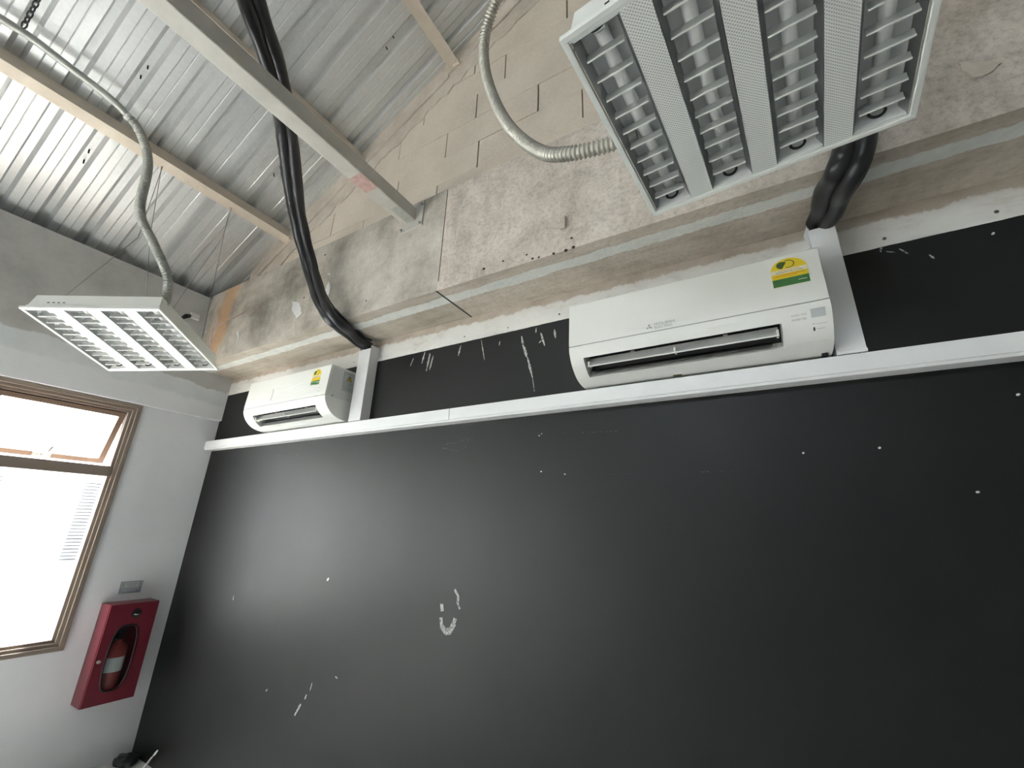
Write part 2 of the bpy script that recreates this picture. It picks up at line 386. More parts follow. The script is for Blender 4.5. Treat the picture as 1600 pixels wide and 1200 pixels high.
# render fillet under the sheet, ragged lower edge (two runs, the upper one prouder)
def fillet(x0, x1, top, bot, y, name, mat, jag):
    n = int((x1-x0)/.05); up = []; lo = []
    for k in range(n+1):
        x = x0 + (x1-x0)*k/n
        up.append((x, y, roof_z(x) - top)); lo.append((x, y, roof_z(x) - bot + random.uniform(-jag, jag)))
    vs = up + lo; vs2 = [(a, c_ + .05, d) for a, c_, d in vs]; N = n+1
    fs = [(k, k+1, N+k+1, N+k) for k in range(n)] + [(2*N+k+1, 2*N+k, 3*N+k, 3*N+k+1) for k in range(n)]
    fs += [(k+1, k, 2*N+k, 2*N+k+1) for k in range(n)] + [(N+k, N+k+1, 3*N+k+1, 3*N+k) for k in range(n)] + [(0, N, 3*N, 2*N), (n, 2*N+n, 3*N+n, N+n)]
    return MB().add(vs + vs2, fs).build(name, mat, gable)
fillet(.30, RIDGE_X, .0, .27, -.187, 'render_fillet', 'render', .02)
fillet(.42, 2.2, .0, .15, -.197, 'render_fillet', 'render', .006)
fillet(2.2, RIDGE_X, .0, .12, -.197, 'render_fillet', 'render', .015)

# roof sheets: ribs run up the slope
ceil = thing('ceiling', 'corrugated galvanised metal roof sheets over steel purlins', None, (0, 0, 0), None, 'structure')
PITCH = .19
def sheet(yend, n, side):
    pr = []
    for k in range(n):                                   # from low y to high y
        b0 = yend + PITCH*k
        for dy, h in ((0, 0), (.018, .034), (.052, .034), (.070, 0), (.108, 0), (.112, .005), (.116, 0), (.150, 0), (.154, .003), (.158, 0)): pr.append((b0+dy, h))
    pr.append((yend + PITCH*n + .01, -.0015))
    vs = []
    for x in ((-.33, RIDGE_X) if side == 0 else (RW+.2, RIDGE_X)):
        z = ROOF0 + TAN*(x if side == 0 else 2*RIDGE_X - x)
        for y, h in pr: vs.append((x - (math.sin(math.radians(28))*h if side == 0 else -math.sin(math.radians(28))*h), y, z + h*math.cos(math.radians(28))))
    L = len(pr); fs = [(i, i+1, L+i+1, L+i) for i in range(L-1)]
    return MB().add(vs, fs).build('roof_sheet', 'sheet', ceil, recalc=False)
first = -.337 + PITCH*2
for side in (0, 1):
    y = first
    while y > BACK - .3:
        y -= PITCH*4; o = sheet(y, 4, side)
        sl = o.modifiers.new('thickness', 'SOLIDIFY'); sl.thickness = .0015; sl.offset = 1 if side == 0 else -1
# screws through the sheet
for u, v in [(139, 236), (131, 252), (231, 105), (220, 120), (614, 57), (604, 75), (438, 262), (428, 273)]:
    r = ray(u, v); n_ = Vector((-TAN, 0, 1)); k = (ROOF0 + .018 - CAM.z + TAN*CAM.x)/(r.z - TAN*r.x); p = CAM + r*k
    MB().tube([p - n_*.02, p + n_*.02], .0038, 8).build('sheet_screw', 'hole', ceil)

# ------------------------------------------------------------------ windows
def bar(mb, x0, x1, y0, y1, z0, z1): return mb.box((x0, y0, z0), (x1, y1, z1))
def west_window(k, y0, y1, sash):
    w = thing('window_%d' % k, 'beige aluminium framed window with tilted top sash' if sash else 'beige aluminium window beyond the camera', None, (0, 0, 0), None, 'structure')
    f = MB()
    for d0, d, x0, x1 in ((0, .022, -.10, .012), (.022, .040, -.085, -.004), (.040, .056, -.07, -.02)):
        bar(f, x0, x1, y1-d, y1-d0, .65+d0, 2.10-d0); bar(f, x0, x1, y0+d0, y0+d, .65+d0, 2.10-d0)
        bar(f, x0, x1, y0+d, y1-d, .65+d0, .65+d); bar(f, x0, x1, y0+d, y1-d, 2.10-d, 2.10-d0)
    bar(f, -.09, .0, y0+.056, y1-.056, 1.622, 1.685)
    ym = (y0+y1)/2 - .01; bar(f, -.09, .0, ym-.035, ym+.035, .706, 2.044)
    f.build('window_frame', 'frame', w)
    for a, b_ in ((ym+.035, y1-.056), (y0+.056, ym-.035)):
        MB().box((-.058, a, .71), (-.053, b_, 1.625)).build('pane', 'glass', w)
        # top hung sash, bottom pushed out
        s = thing('sash', None, None, (-.045, 0, 2.042)); s.parent = w; s.rotation_euler = (0, math.radians(21), 0)
        q = MB(); H = .352; d = .030
        q.box((-.02, a+.004, -H), (.015, a+.004+d, 0)); q.box((-.02, b_-.004-d, -H), (.015, b_-.004, 0)); q.box((-.02, a+.004+d, -d), (.015, b_-.004-d, 0)); q.box((-.02, a+.004+d, -H), (.015, b_-.004-d, -H+d))
        q.build('sash_frame', 'sash', s); MB().box((-.004, a+.03, -H+.03), (.0, b_-.03, -.03)).build('pane', 'glass', s)
        yc = (a+b_)/2
        h = MB(); h.box((.015, yc-.04, -H+.004), (.028, yc+.04, -H+.028)); h.tube([(.03, yc, -H+.015), (.05, yc+.012, -H+.03), (.055, yc+.025, -H+.085)], .006, 8); h.build('latch_handle', 'steel', s)
        st = MB(); st.box((-.03, b_-.003, -.20), (-.02, b_+.001, -.06)); st.build('stay_arm', 'steel', s)
for k, (a, b_) in enumerate(WIN_W): west_window(k+1, a, b_, k == 0)

for k, (a, b_) in enumerate(WIN_S):
    w = thing('window_%d' % (k+4), 'high aluminium window in the wall behind the camera', None, (0, 0, 0), None, 'structure'); f = MB()
    for z in (3.12, 3.84): f.box((a, BACK-.09, z), (b_, BACK-.03, z+.04))
    for q in range(4): x = a + (b_-a-.05)*q/3; f.box((x, BACK-.088, 3.16), (x+.05, BACK-.032, 3.84))
    f.build('window_frame', 'frame', w)
    for q in range(3): MB().box((a+(b_-a)*q/3+.04, BACK-.062, 3.15), (a+(b_-a)*(q+1)/3-.04, BACK-.058, 3.85)).build('pane', 'glass', w)

# ------------------------------------------------------------------ outside
struct('terrace', MB().box((-40, -40, -.5), (40, 30, -.3)), 'ground', 'pale terrace outside the windows')
nb = thing('neighbouring_building', 'white rendered building with slatted vents seen through the window', 'building', (-3.2, 0, -.3))
MB().box((-7, -9, -.3), (-3.03, 7, 2.7)).build('facade', 'facade', nb, (-3.2, 0, -.3))
for y0, y1 in ((.165, .326), (-.76, -.458)):
    for k in range(25):
        z = .905 + k*.0348
        MB().prism([(-3.03, y0, z), (-3.03, y0, z+.016), (-3.0, y0, z+.004), (-3.0, y0, z-.002)], (0, y1-y0, 0)).build('vent_slat', 'slat', nb, (-3.2, 0, -.3))

# ------------------------------------------------------------------ steelwork under the roof
def purlin(x_right, depth, width, label):
    th = math.radians(28); up = Vector((math.cos(th), 0, math.sin(th))); dn = Vector((math.sin(th), 0, -math.cos(th)))
    base = Vector((x_right, 0, roof_z(x_right)))
    def P(a, d): return base + up*a + dn*d           # a along slope, d below the sheet
    t_ = .004; w = -width
    sec = [P(0, .001), P(0, depth), P(w, depth), P(w, depth-.018), P(w+t_, depth-.018), P(w+t_, depth-t_), P(-t_, depth-t_), P(-t_, .005), P(w+t_, .005), P(w+t_, .018), P(w, .018), P(w, .001)]
    o = thing('roof_purlin', label, 'purlin', base + Vector((0, -.2, 0)))
    off = base + Vector((0, -.2, 0))
    MB().prism([s + Vector((0, -.199, 0)) for s in sec], (0, BACK+.21, 0)).build('channel', 'purlin', o, off)
    c_ = P(w/2, depth); MB().box((c_.x-width*.55, -.215, c_.z-.004), (c_.x+width*.55, -.199, c_.z+.03)).build('end_cleat', 'purlin', o, off)
    for y in (-1.75, -2.9):
        q = P(0, depth*.45); MB().tube([q, q + up*.006], .008, 8).build('bolt', 'brass', o, off)
purlin(.735, .11, .062, 'beige steel roof purlin nearest the window wall, above the hanging light')
purlin(1.455, .10, .062, 'steel roof purlin mostly hidden above the square steel beam')
purlin(2.235, .10, .070, 'beige steel roof purlin ending on the gable near the steel flexible conduit')
purlin(2.97, .10, .065, 'steel roof purlin next below the ridge, out of the upper edge')
purlin(3.7, .10, .065, 'steel roof purlin beside the ridge')
tb = thing('steel_tie_beam', 'grey square steel beam crossing the room and bolted to the concrete beam', 'beam', (2.1425, -.29, 2.93))
off = (2.1425, -.29, 2.93)
MB().box((2.10, BACK, 2.93), (2.185, -.292, 3.01)).build('tube', 'tie', tb, off, bevel=.006)
MB().box((2.08, -.298, 2.885), (2.235, -.29, 3.04)).build('end_plate', 'tie', tb, off)
MB().box((2.13, -.42, 2.9285), (2.187, -.30, 2.93)).build('fresh_primer_patch', 'galv', tb, off)
blob_ = MB().box((2.101, -.66, 2.9288), (2.184, -.56, 2.93))
blob_.build('red_primer_mark', 'redmark', tb, off)
for x, z in ((2.09, 2.90), (2.222, 2.90), (2.222, 3.02)):
    MB().tube([(x, -.306, z), (x, -.29, z)], .007, 6).build('bolt', 'steel', tb, off)

# ------------------------------------------------------------------ trunking
rail = thing('cable_trunking', 'long white plastic cable trunking fixed across the black wall', 'trunking', (0, 0, 1.87))
off = (0, 0, 1.87)
rl = MB().box((.005, -.052, 1.872), (RW-.01, -.001, 1.934)); rl.build('base_channel', 'pvc', rail, off)
segs = [.005, 2.33, 4.55, 6.5, RW-.01]
for a, b_ in zip(segs, segs[1:]):
    MB().prism([(a+.0008, -.060, 1.881), (a+.0008, -.060, 1.937), (a+.0008, -.0525, 1.937), (a+.0008, -.0525, 1.881)], (b_-a-.0016, 0, 0)).build('lid', 'pvc', rail, off, bevel=.002)
def duct(x0, x1, z1, label, flap):
    o = thing('pipe_duct', label, 'duct', ((x0+x1)/2, 0, 1.937)); off = ((x0+x1)/2, 0, 1.937)
    b_ = MB(); b_.box((x0, -.065, 1.938), (x1, -.062, z1)); b_.box((x0, -.062, 1.938), (x0+.003, -.0005, z1+.012)); b_.box((x1-.003, -.062, 1.938), (x1, -.0005, z1+.02))
    b_.build('cover', 'pvc', o, off)
    if flap:
        MB().prism([(x0-.004, -.064, z1-.09), (x0-.016, -.070, z1-.02), (x0-.001, -.068, z1+.022), (x0, -.064, z1-.02)], (0, .003, 0)).build('torn_flap', 'pvc', o, off)
        MB().box((x0+.005, -.067, 1.938), (x1+.002, -.058, 1.95)).build('foot_strip', 'pvc', o, off, bevel=.002)
duct(1.605, 1.702, 2.375, 'white vertical pipe duct beside the air conditioner near the corner', False)
duct(3.848, 3.922, 2.402, 'white vertical pipe duct right of the nearer air conditioner', True)

# ------------------------------------------------------------------ air conditioners
def arc_pts(pts, n=6):
    return [(p.x, p.y) for p in spline([(a, b_, 0) for a, b_ in pts], n)]
def air_conditioner(x0, x1, label, ox0, ox1, kind):
    loc = ((x0+x1)/2, 0, 1.946); off = loc
    o = thing('air_conditioner', label, 'air conditioner', loc)
    under = arc_pts([(-.055, 1.946), (-.10, 1.950), (-.145, 1.965), (-.185, 1.998), (-.207, 2.035), (-.2125, 2.062)], 4)
    full = [(-.001, 1.952)] + under + [(-.2125, 2.062), (-.001, 2.062)]
    # outlet recess between the two points on the underside
    iL, iU = 7, 14
    rec = [(-.001, 1.952)] + under[:iL+1] + [(-.095, 2.00), (-.11, 2.045), (-.16, 2.05)] + under[iU:] + [(-.2125, 2.0625), (-.001, 2.062)]
    body = MB()
    for a, b_, pr in ((x0, ox0, full), (ox1, x1, full), (ox0, ox1, rec)):
        body.prism([(a, y, z) for y, z in pr], (b_-a, 0, 0))
    body.build('lower_casing', 'plastic', o, off)
    MB().prism([(x0+.001, y, z) for y, z in [(-.001, 2.062), (-.200, 2.062), (-.192, 2.238), (-.182, 2.247), (-.001, 2.25)]], (x1-x0-.002, 0, 0)).build('rear_casing', 'plastic_side', o, off)
    pan = MB().prism([(x0, y, z) for y, z in [(-.2015, 2.0655), (-.2135, 2.0655), (-.2135, 2.085), (-.2045, 2.243), (-.199, 2.249), (-.186, 2.2505)]], (x1-x0, 0, 0)).build('front_panel', 'plastic', o, off, bevel=.0015)
    pa, pb = Vector((0, -.2135, 2.085)), Vector((0, -.2045, 2.243)); sl = (pb-pa)/(2.243-2.085); nrm = Vector((0, -1, (pb.y-pa.y)/(pb.z-pa.z)*-1)).normalized()
    nrm = Vector((0, -(pb.z-pa.z), (pb.y-pa.y))).normalized()
    def onp(x, z, d=.0006): q = pa + (pb-pa)*((z-pa.z)/(pb.z-pa.z)); return Vector((x, q.y, q.z)) + nrm*d
    MB().box((x0+.02, -.2138, 2.0625), (x1-.075, -.207, 2.0655)).build('panel_gap', 'print', o, off)
    # cavity lining and vanes
    cav = MB().prism([(ox0+.002, y, z) for y, z in [(-.092, 1.985), (-.1, 2.035), (-.12, 2.044), (-.118, 2.03), (-.108, 2.0)]], (ox1-ox0-.004, 0, 0)); cav.build('air_cavity', 'dark', o, off)
    MB().box((ox0+.001, -.165, 2.040), (ox1-.001, -.115, 2.0495)).build('cavity_top', 'dark', o, off)
    L0, L1 = ox0+.012, ox1-.010
    MB().prism([(L0, y, z) for y, z in [(-.182, 1.987), (-.180, 1.9850), (-.164, 2.004), (-.154, 2.024), (-.156, 2.026), (-.167, 2.006)]], (L1-L0, 0, 0)).build('air_vane', 'vane', o, off)
    MB().prism([(L0+.02, y, z) for y, z in [(-.150, 1.9725), (-.148, 1.970), (-.112, 1.992), (-.114, 1.995)]], (L1-L0-.04, 0, 0)).build('air_vane', 'dark', o, off)
    MB().box((L0, -.1825, 1.9845), (L1, -.1785, 1.9885)).build('vane_edge', 'plastic', o, off)
    for k in range(14):
        x = L0 + (L1-L0)*(k+.5)/14; MB().prism([(x, -.115, 2.04), (x, -.150, 2.04), (x, -.135, 2.02), (x, -.115, 2.015)], (.0025, 0, 0)).build('guide_fin', 'black', o, off)
    for x in (L0, (L0+L1)/2, L1-.006): MB().box((x, -.183, 1.99), (x+.006, -.150, 2.006)).build('vane_pivot', 'plastic', o, off)
    for x in (L0 + (L1-L0)*.25, L0 + (L1-L0)*.75): MB().box((x, -.152, 2.024), (x+.014, -.140, 2.034)).build('vane_clip', 'vane', o, off)
    # sticker
    def decal(poly, mat, name, d, par):
        MB().prism([onp(x, z, d) for x, z in poly], -nrm*.0003).build(name, mat, par, off)
    sx, sz, w = (x1-.130, 2.133, .095) if kind == 'big' else (x1-.155, 2.135, .078)
    sw = w/2; cx = sx + sw; hgt = .098
    dome = [(sx, sz), (sx+w, sz)] + [(cx + sw*math.cos(a), sz + .055 + (hgt-.055)*math.sin(a)) for a in [k*math.pi/14 for k in range(15)]]
    st = thing('energy_sticker', None, None, (0, 0, 0)); st.parent = o
    st['label'] = 'yellow and green arched sticker'
    decal([(cx + (x-cx)*1.04, sz + .048 + (z-sz-.048)*1.04) for x, z in dome], 'cream', 'sticker_border', .0006, st)
    decal(dome, 'yellow', 'sticker_face', .0010, st)
    decal([(sx, sz), (sx+w, sz), (sx+w, sz+.027), (sx, sz+.027)], 'green', 'green_band', .0014, st)
    decal([(sx, sz+.045), (sx+w, sz+.045), (sx+w*.99, sz+.060), (sx+w*.01, sz+.060)], 'cream', 'cream_band', .0014, st)
    for zz_, xa, xb in ((.034, .04, .7), (.039, .1, .92)): decal([(sx+w*xa, sz+zz_), (sx+w*xb, sz+zz_), (sx+w*xb, sz+zz_+.0022), (sx+w*xa, sz+zz_+.0022)], 'orange', 'printed_line', .0014, st)
    for zz_, xa, xb in ((.008, .06, .6), (.016, .06, .5), (.012, .7, .93)): decal([(sx+w*xa, sz+zz_), (sx+w*xb, sz+zz_), (sx+w*xb, sz+zz_+.002), (sx+w*xa, sz+zz_+.002)], 'cream' if xa > .5 else 'leaf', 'printed_line', .0018, st)
    decal([(cx-.016+.0*k + .016*math.cos(a)*.9, sz+.076+.013*math.sin(a)) for k, a in enumerate([j*math.pi/6+.5 for j in range(9)])], 'leaf', 'leaf_emblem', .0014, st)
    ring = [(cx+.002+.016*math.cos(a), sz+.077+.0145*math.sin(a)) for a in [-2.2+k*.3 for k in range(16)]]
    decal(ring + [(cx+.002+(x-cx-.002)*.84, sz+.077+(z-sz-.077)*.84) for x, z in reversed(ring)], 'leaf', 'emblem_outline', .0014, st)
    def letters(txt, size, x, z, mat, par, name='lettering', d=.0020, align='LEFT', sp=1.0):
        vs, fs = text_mesh(txt, size, align, sp); e = sl.normalized()
        base = onp(x, z, d); MB().add([base + Vector((1, 0, 0))*v.x + e*v.y + nrm*v.z for v in vs], fs).build(name, mat, par, off, recalc=False)
    letters('Climate-Friendly Inverter', .0070, cx, sz+.0475, 'print_dark', st, align='CENTER')
    decal([(sx+w*.2, sz+.0550), (sx+w*.8, sz+.0550), (sx+w*.8, sz+.0568), (sx+w*.2, sz+.0568)], 'orange', 'printed_line', .0018, st)
    if kind == 'big':
        # three-diamond emblem and maker's name
        lx, lz, a_ = 3.325, 2.083, .0115
        em = thing('maker_emblem', None, None, (0, 0, 0)); em.parent = o
        for ang in (90, 210, 330):
            A = math.radians(ang); d1 = Vector((math.cos(A-math.pi/6), math.sin(A-math.pi/6)))*a_*.62; d2 = Vector((math.cos(A+math.pi/6), math.sin(A+math.pi/6)))*a_*.62
            decal([(lx, lz), (lx+d1.x, lz+d1.y), (lx+d1.x+d2.x, lz+d1.y+d2.y), (lx+d2.x, lz+d2.y)], 'print', 'diamond', .0008, em)
        letters('MITSUBISHI\nELECTRIC', .0135, lx+.017, lz+.0025, 'print', em, 'maker_name', .0008, sp=1.02)
        # control corner on the curved lower casing
        def low(x, z, d=.0008):
            for (ya, za), (yb, zb) in zip(under, under[1:]):
                if za <= z <= zb:
                    k = (z-za)/(zb-za); n2 = Vector((0, -(zb-za), (yb-ya))).normalized(); return Vector((x, ya+(yb-ya)*k, z)) + n2*d
            return Vector((x, -.2125, z)) + Vector((0, -d, 0))
        def ld(xa, xb, za, zb, mat, name, d=.0008):
            zs = [za + (zb-za)*k/3 for k in range(4)]
            MB().add([low(xa, z, d) for z in zs] + [low(xb, z, d) for z in zs], [(i, i+1, 5+i, 4+i) for i in range(3)]).build(name, mat, o, off)
        ld(3.787, 3.823, 2.018, 2.042, 'grey_panel', 'receiver_window')
        ld(3.789, 3.7935, 1.986, 1.994, 'print_dark', 'indicator_lamp')
        ld(3.788, 3.794, 2.001, 2.0035, 'print_light', 'printed_mark'); ld(3.797, 3.824, 2.0005, 2.002, 'print_light', 'printed_mark'); ld(3.797, 3.818, 1.989, 1.9905, 'print_light', 'printed_mark')
        for txt, z in (('econo cool', 2.029), ('INVERTER', 2.0165)):
            vs, fs = text_mesh(txt, .0085)
            MB().add([low(3.738 + v.x, z + v.y, .0009) for v in vs], fs).build('lettering', 'print', o, off, recalc=False)
        MB().box((x0+.345, -.066, 1.9435), (x0+.375, -.056, 1.9472)).build('leak_stain', 'stain', o, off)
        MB().box((x1-.028, -.075, 1.9405), (x1-.012, -.052, 1.952)).build('drain_notch', 'black', o, off)
    else:
        # wave relief on the panel
        for k in range(4):
            pts = []
            for q in range(25):
                x = x0+.30 + (x1-x0-.36)*q/24; pts.append(onp(x, 2.095 + k*.021 + .006*math.sin(q*.42 + k*.5), .0004))
            MB().tube(pts, .0016, 5).build('wave_ridge', 'plastic', o, off)
        MB().tube([onp(x0+.285 + .006*math.sin(k*.35), 2.088 + .078*k/9, .0003) for k in range(10)], .003, 6).build('wave_ridge', 'plastic', o, off)
        # warning sticker on the end
        X = x1 + .0006; ws = thing('warning_sticker', None, None, (0, 0, 0)); ws.parent = o; ws['label'] = 'grey warning sticker with yellow triangle'
        def side(poly, mat, name, d=.0): MB().prism([(X+d, y, z) for y, z in poly], (.0004, 0, 0)).build(name, mat, ws, off)
        a, b_, c_, d_ = -.115, -.030, 2.120, 2.232
        side([(a, c_), (b_, c_), (b_, d_), (a, d_)], 'print', 'sticker_border')
        side([(a+.003, c_+.003), (b_-.003, c_+.003), (b_-.003, d_-.003), (a+.003, d_-.003)], 'grey_panel', 'sticker_face', .0004)
        side([(-.094, 2.183), (-.053, 2.183), (-.0735, 2.214)], 'print_dark', 'triangle_border', .0008)
        side([(-.089, 2.1855), (-.058, 2.1855), (-.0735, 2.2085)], 'yellow', 'triangle', .0012)
        side([(-.0755, 2.191), (-.0715, 2.191), (-.0705, 2.203), (-.0765, 2.203)], 'print_dark', 'exclamation_mark', .0016)
        side([(-.0755, 2.187), (-.0715, 2.187), (-.0715, 2.1895), (-.0755, 2.1895)], 'print_dark', 'exclamation_mark', .0016)
        for z, ya, yb in ((2.221, -.105, -.05), (2.172, -.106, -.04), (2.165, -.106, -.045), (2.158, -.106, -.04), (2.146, -.106, -.06), (2.138, -.106, -.042), (2.131, -.106, -.05)):
            side([(ya, z), (yb, z), (yb, z+.0025), (ya, z+.0025)], 'print', 'printed_line', .0008)
        MB().box((x1, -.172, 2.065), (x1+.001, -.164, 2.075)).build('end_mark', 'print', o, off)
        MB().tube([(x0-.03, -.13, 1.985), (ox0+.05, -.165, 1.99)], .003, 6).build('loose_vane_pin', 'plastic', o, off)
    return o
air_conditioner(3.02, 3.838, 'white air conditioner nearer the camera with open outlet and printed maker name', 3.072, 3.712, 'big')
air_conditioner(.752, 1.567, 'white air conditioner in the corner with wave relief panel and warning sticker', .845, 1.475, 'wave')

# ------------------------------------------------------------------ insulated pipes
def pipe_bundle(pts, label, r, gap, twist0, twist1):
    gap0 = gap
    path = resample(spline(pts, 14), .02); L = len(path)
    o = thing('insulated_pipes', label, 'pipe', path[0]); off = path[0]
    for sgn, rr in ((1, r), (-1, r*.86)):
        q = []; rad = []
        for i, p in enumerate(path):
            gap = gap0*min(1, .55 + i*.06)
            t_ = (path[min(i+1, L-1)] - path[max(i-1, 0)]).normalized(); v = (p-CAM).normalized(); side = t_.cross(v).normalized(); fw = side.cross(t_)
            a = twist0 + (twist1-twist0)*i/L
            q.append(p + (side*math.cos(a) + fw*math.sin(a))*gap*sgn); rad.append(rr*min(1, .8 + i*.05)*(1 + .05*math.sin(i*.7+sgn) + random.uniform(-.02, .02)))
        MB().tube(q, rad, 14).build('pipe', 'foam', o, off)
    q = []
    for i, p in enumerate(path):
        t_ = (path[min(i+1, L-1)] - path[max(i-1, 0)]).normalized(); v = (p-CAM).normalized(); side = t_.cross(v).normalized()
        q.append(p - side*(r*1.15 + .008*math.sin(i*.12)) - v*.006)
    MB().tube(q, .0065, 8).build('cable', 'black', o, off)
    return path
pipe_bundle([Vector((1.655, -.036, 2.408)), onY(563, 535, -.10), onY(545, 519, -.20), onY(522, 500, -.345), onY(503, 472, -.375), onY(489, 430, -.40), onY(478, 390, -.46), onY(467, 345, -.56), onY(459, 300, -.68), onY(453, 250, -.785),
             onZ(448, 205, 3.13), onZ(440, 155, 3.11), onZ(427, 100, 3.12), onZ(410, 50, 3.13), onZ(393, 0, 3.14), onZ(375, -60, 3.15)],
            'black wrapped refrigerant pipes rising over the square steel beam', .030, .020, 1.2, -.1)
pipe_bundle([Vector((3.886, -.034, 2.40)), Vector((3.886, -.042, 2.43)), onY(1293, 330, -.12), onY(1302, 302, -.22), onY(1322, 268, -.345), onY(1334, 235, -.365), Vector((3.965, -.37, 2.55)), Vector((3.96, -.37, 2.8)), Vector((3.93, -.40, 3.1)), Vector((3.9, -.5, 3.5)), Vector((3.85, -.6, 4.2))],
            'black wrapped refrigerant pipes behind the large hanging light', .030, .022, .2, .1)

# ------------------------------------------------------------------ louvred light fittings
def louvre_light(name_label, Q0, QU, QV, wires):
    Q0, QU, QV = Vector(Q0), Vector(QU), Vector(QV)
    u = (QU-Q0).normalized(); w = u.cross(QV-Q0).normalized(); v = w.cross(u)
    o = thing('louvre_light', name_label, 'ceiling light'); mm = Matrix((u, v, w)).transposed().to_4x4(); mm.translation = Q0; o.matrix_world = mm
    S6 = .6
    fr = MB()
    R_ = .013
    for a, b_ in (((0, 0), (S6, R_)), ((0, S6-R_), (S6, S6)), ((0, R_), (R_, S6-R_)), ((S6-R_, R_), (S6, S6-R_))): fr.box((a[0], a[1], 0), (b_[0], b_[1], .012))
    fr.build('rim', 'white_metal', o, bevel=.0015)
    for a, b_ in (((R_, R_), (S6-R_, R_+.006)), ((R_, S6-R_-.006), (S6-R_, S6-R_))): MB().box((a[0], a[1], .003), (b_[0], b_[1], .03)).build('inner_lip', 'white_metal', o)
    body = MB(); i0, i1 = .014, .024
    lo = [(i0, i0, .012), (S6-i0, i0, .012), (S6-i0, S6-i0, .012), (i0, S6-i0, .012)]; hi = [(i1, i1, .096), (S6-i1, i1, .096), (S6-i1, S6-i1, .096), (i1, S6-i1, .096)]
    body.add(lo + hi, [(4, 5, 6, 7), (0, 1, 5, 4), (1, 2, 6, 5), (2, 3, 7, 6), (3, 0, 4, 7)]).build('housing', 'white_metal', o)
    for k in range(4):
        x = .09 + k*.022; y = i0 + (i1-i0)*.45; MB().box((x, y-.001, .044), (x+.01, y+.004, .049)).build('housing_slot', 'hole', o)
    cen = [.0665 + .1557*k for k in range(4)]; hw = .0485
    for k in range(3):
        a, b_ = cen[k]+hw+.0015, cen[k+1]-hw-.0015
        MB().box((a, R_+.006, .002), (b_, S6-R_-.006, .006)).build('perforated_panel', 'perf', o)
    ya, yb = R_+.006, S6-R_-.006
    for k, c_ in enumerate(cen):
        prof = [(-hw, .036)] + [(math.cos(math.pi*(1-q/10))*hw*.96, .036 + .040*math.sin(math.pi*q/10)) for q in range(11)] + [(hw, .036)]
        vs = [(c_+x, y, z) for y in (ya+.006, yb-.006) for x, z in prof]; N = len(prof)
        MB().add(vs, [(i, i+1, N+i+1, N+i) for i in range(N-1)], True).build('reflector', 'refl', o, recalc=False)
        for sg in (-1, 1):
            MB().add([(c_+sg*hw, ya, .003), (c_+sg*hw, yb, .003), (c_+sg*(hw-.010), yb, .034), (c_+sg*(hw-.010), ya, .034)], [(0, 1, 2, 3)]).build('side_reflector', 'alu', o, recalc=False)
        MB().tube([(c_, ya+.03, .046), (c_, yb-.03, .046)], .0145, 16).build('tube_lamp', 'tube', o)
        for y, d in ((ya+.024, 1), (yb-.024, -1)):
            MB().box((c_-.012, y-.012, .036), (c_+.012, y+.006, .068)).build('lamp_holder', 'white_metal', o)
            ring = [(c_ + .0155*math.cos(a), y - d*.011, .033 - .0155*math.sin(a)) for a in [q*math.pi/8 for q in range(9)]]
            MB().tube(ring, .0034, 6).build('holder_clip', 'black', o)
        for q in range(10):
            y = .0718 + .0507*q; dw = hw - .009
            bl = MB().prism([(c_-dw, y+a, z) for a, z in ((-.0007, .0055), (.0007, .0055), (.0013, .022), (-.0013, .022))], (2*dw, 0, 0)).build('louvre_blade', 'blade', o)
            MB().box((c_-dw, y-.0015, .0025), (c_+dw, y+.0015, .0055)).build('blade_lip', 'white_metal', bl)
        for y in (ya+.001, yb-.004): MB().box((c_-hw+.001, y, .004), (c_+hw-.001, y+.003, .055)).build('end_reflector', 'refl', o)
    inv = mm.inverted()
    for pth in wires:
        MB().tube([inv @ Vector(p) for p in pth], .0018, 5).build('hanging_wire', 'steel', o)
    return mm
th28 = math.radians(28)
mr = louvre_light('large white louvred light hanging close above the camera', (3.368, -1.078, 2.313), (3.966, -1.127, 2.315), (3.417, -.48, 2.319),
                  [[(3.45, -1.0, 2.40), (2.99, -1.0, 4.6)], [(3.9, -1.05, 2.40), (3.72, -1.05, 4.92)], [(3.5, -.56, 2.41), (2.99, -.56, 4.6)], [(3.93, -.6, 2.41), (3.72, -.6, 4.92)]])
LQ = [(.674, -1.269, 2.302), (1.145, -.902, 2.358), (.789, -.43, 2.257), (.318, -.797, 2.2)]
P1 = Vector((.725, -.997, 3.372)); P2 = Vector((.73, -.609, 3.375))
ml = louvre_light('tilted white louvred light hanging in the corner by the window', LQ[0], LQ[1], LQ[3],
                  [[P1 + Vector((.02, 0, .01)), (.80, -.95, 2.9), (1.02, -.93, 2.43)], [P1 + Vector((.02, .005, .01)), (.79, -.99, 2.85), (.70, -1.16, 2.385)],
                   [P2 + Vector((.02, 0, .01)), (.76, -.60, 3.16), (.80, -.56, 2.33)], [P2 + Vector((.02, .01, .01)), (.755, -.60, 3.14), (.45, -.72, 2.29)],
                   [(.76, -.60, 3.16), (.95, -.62, 2.37)]])

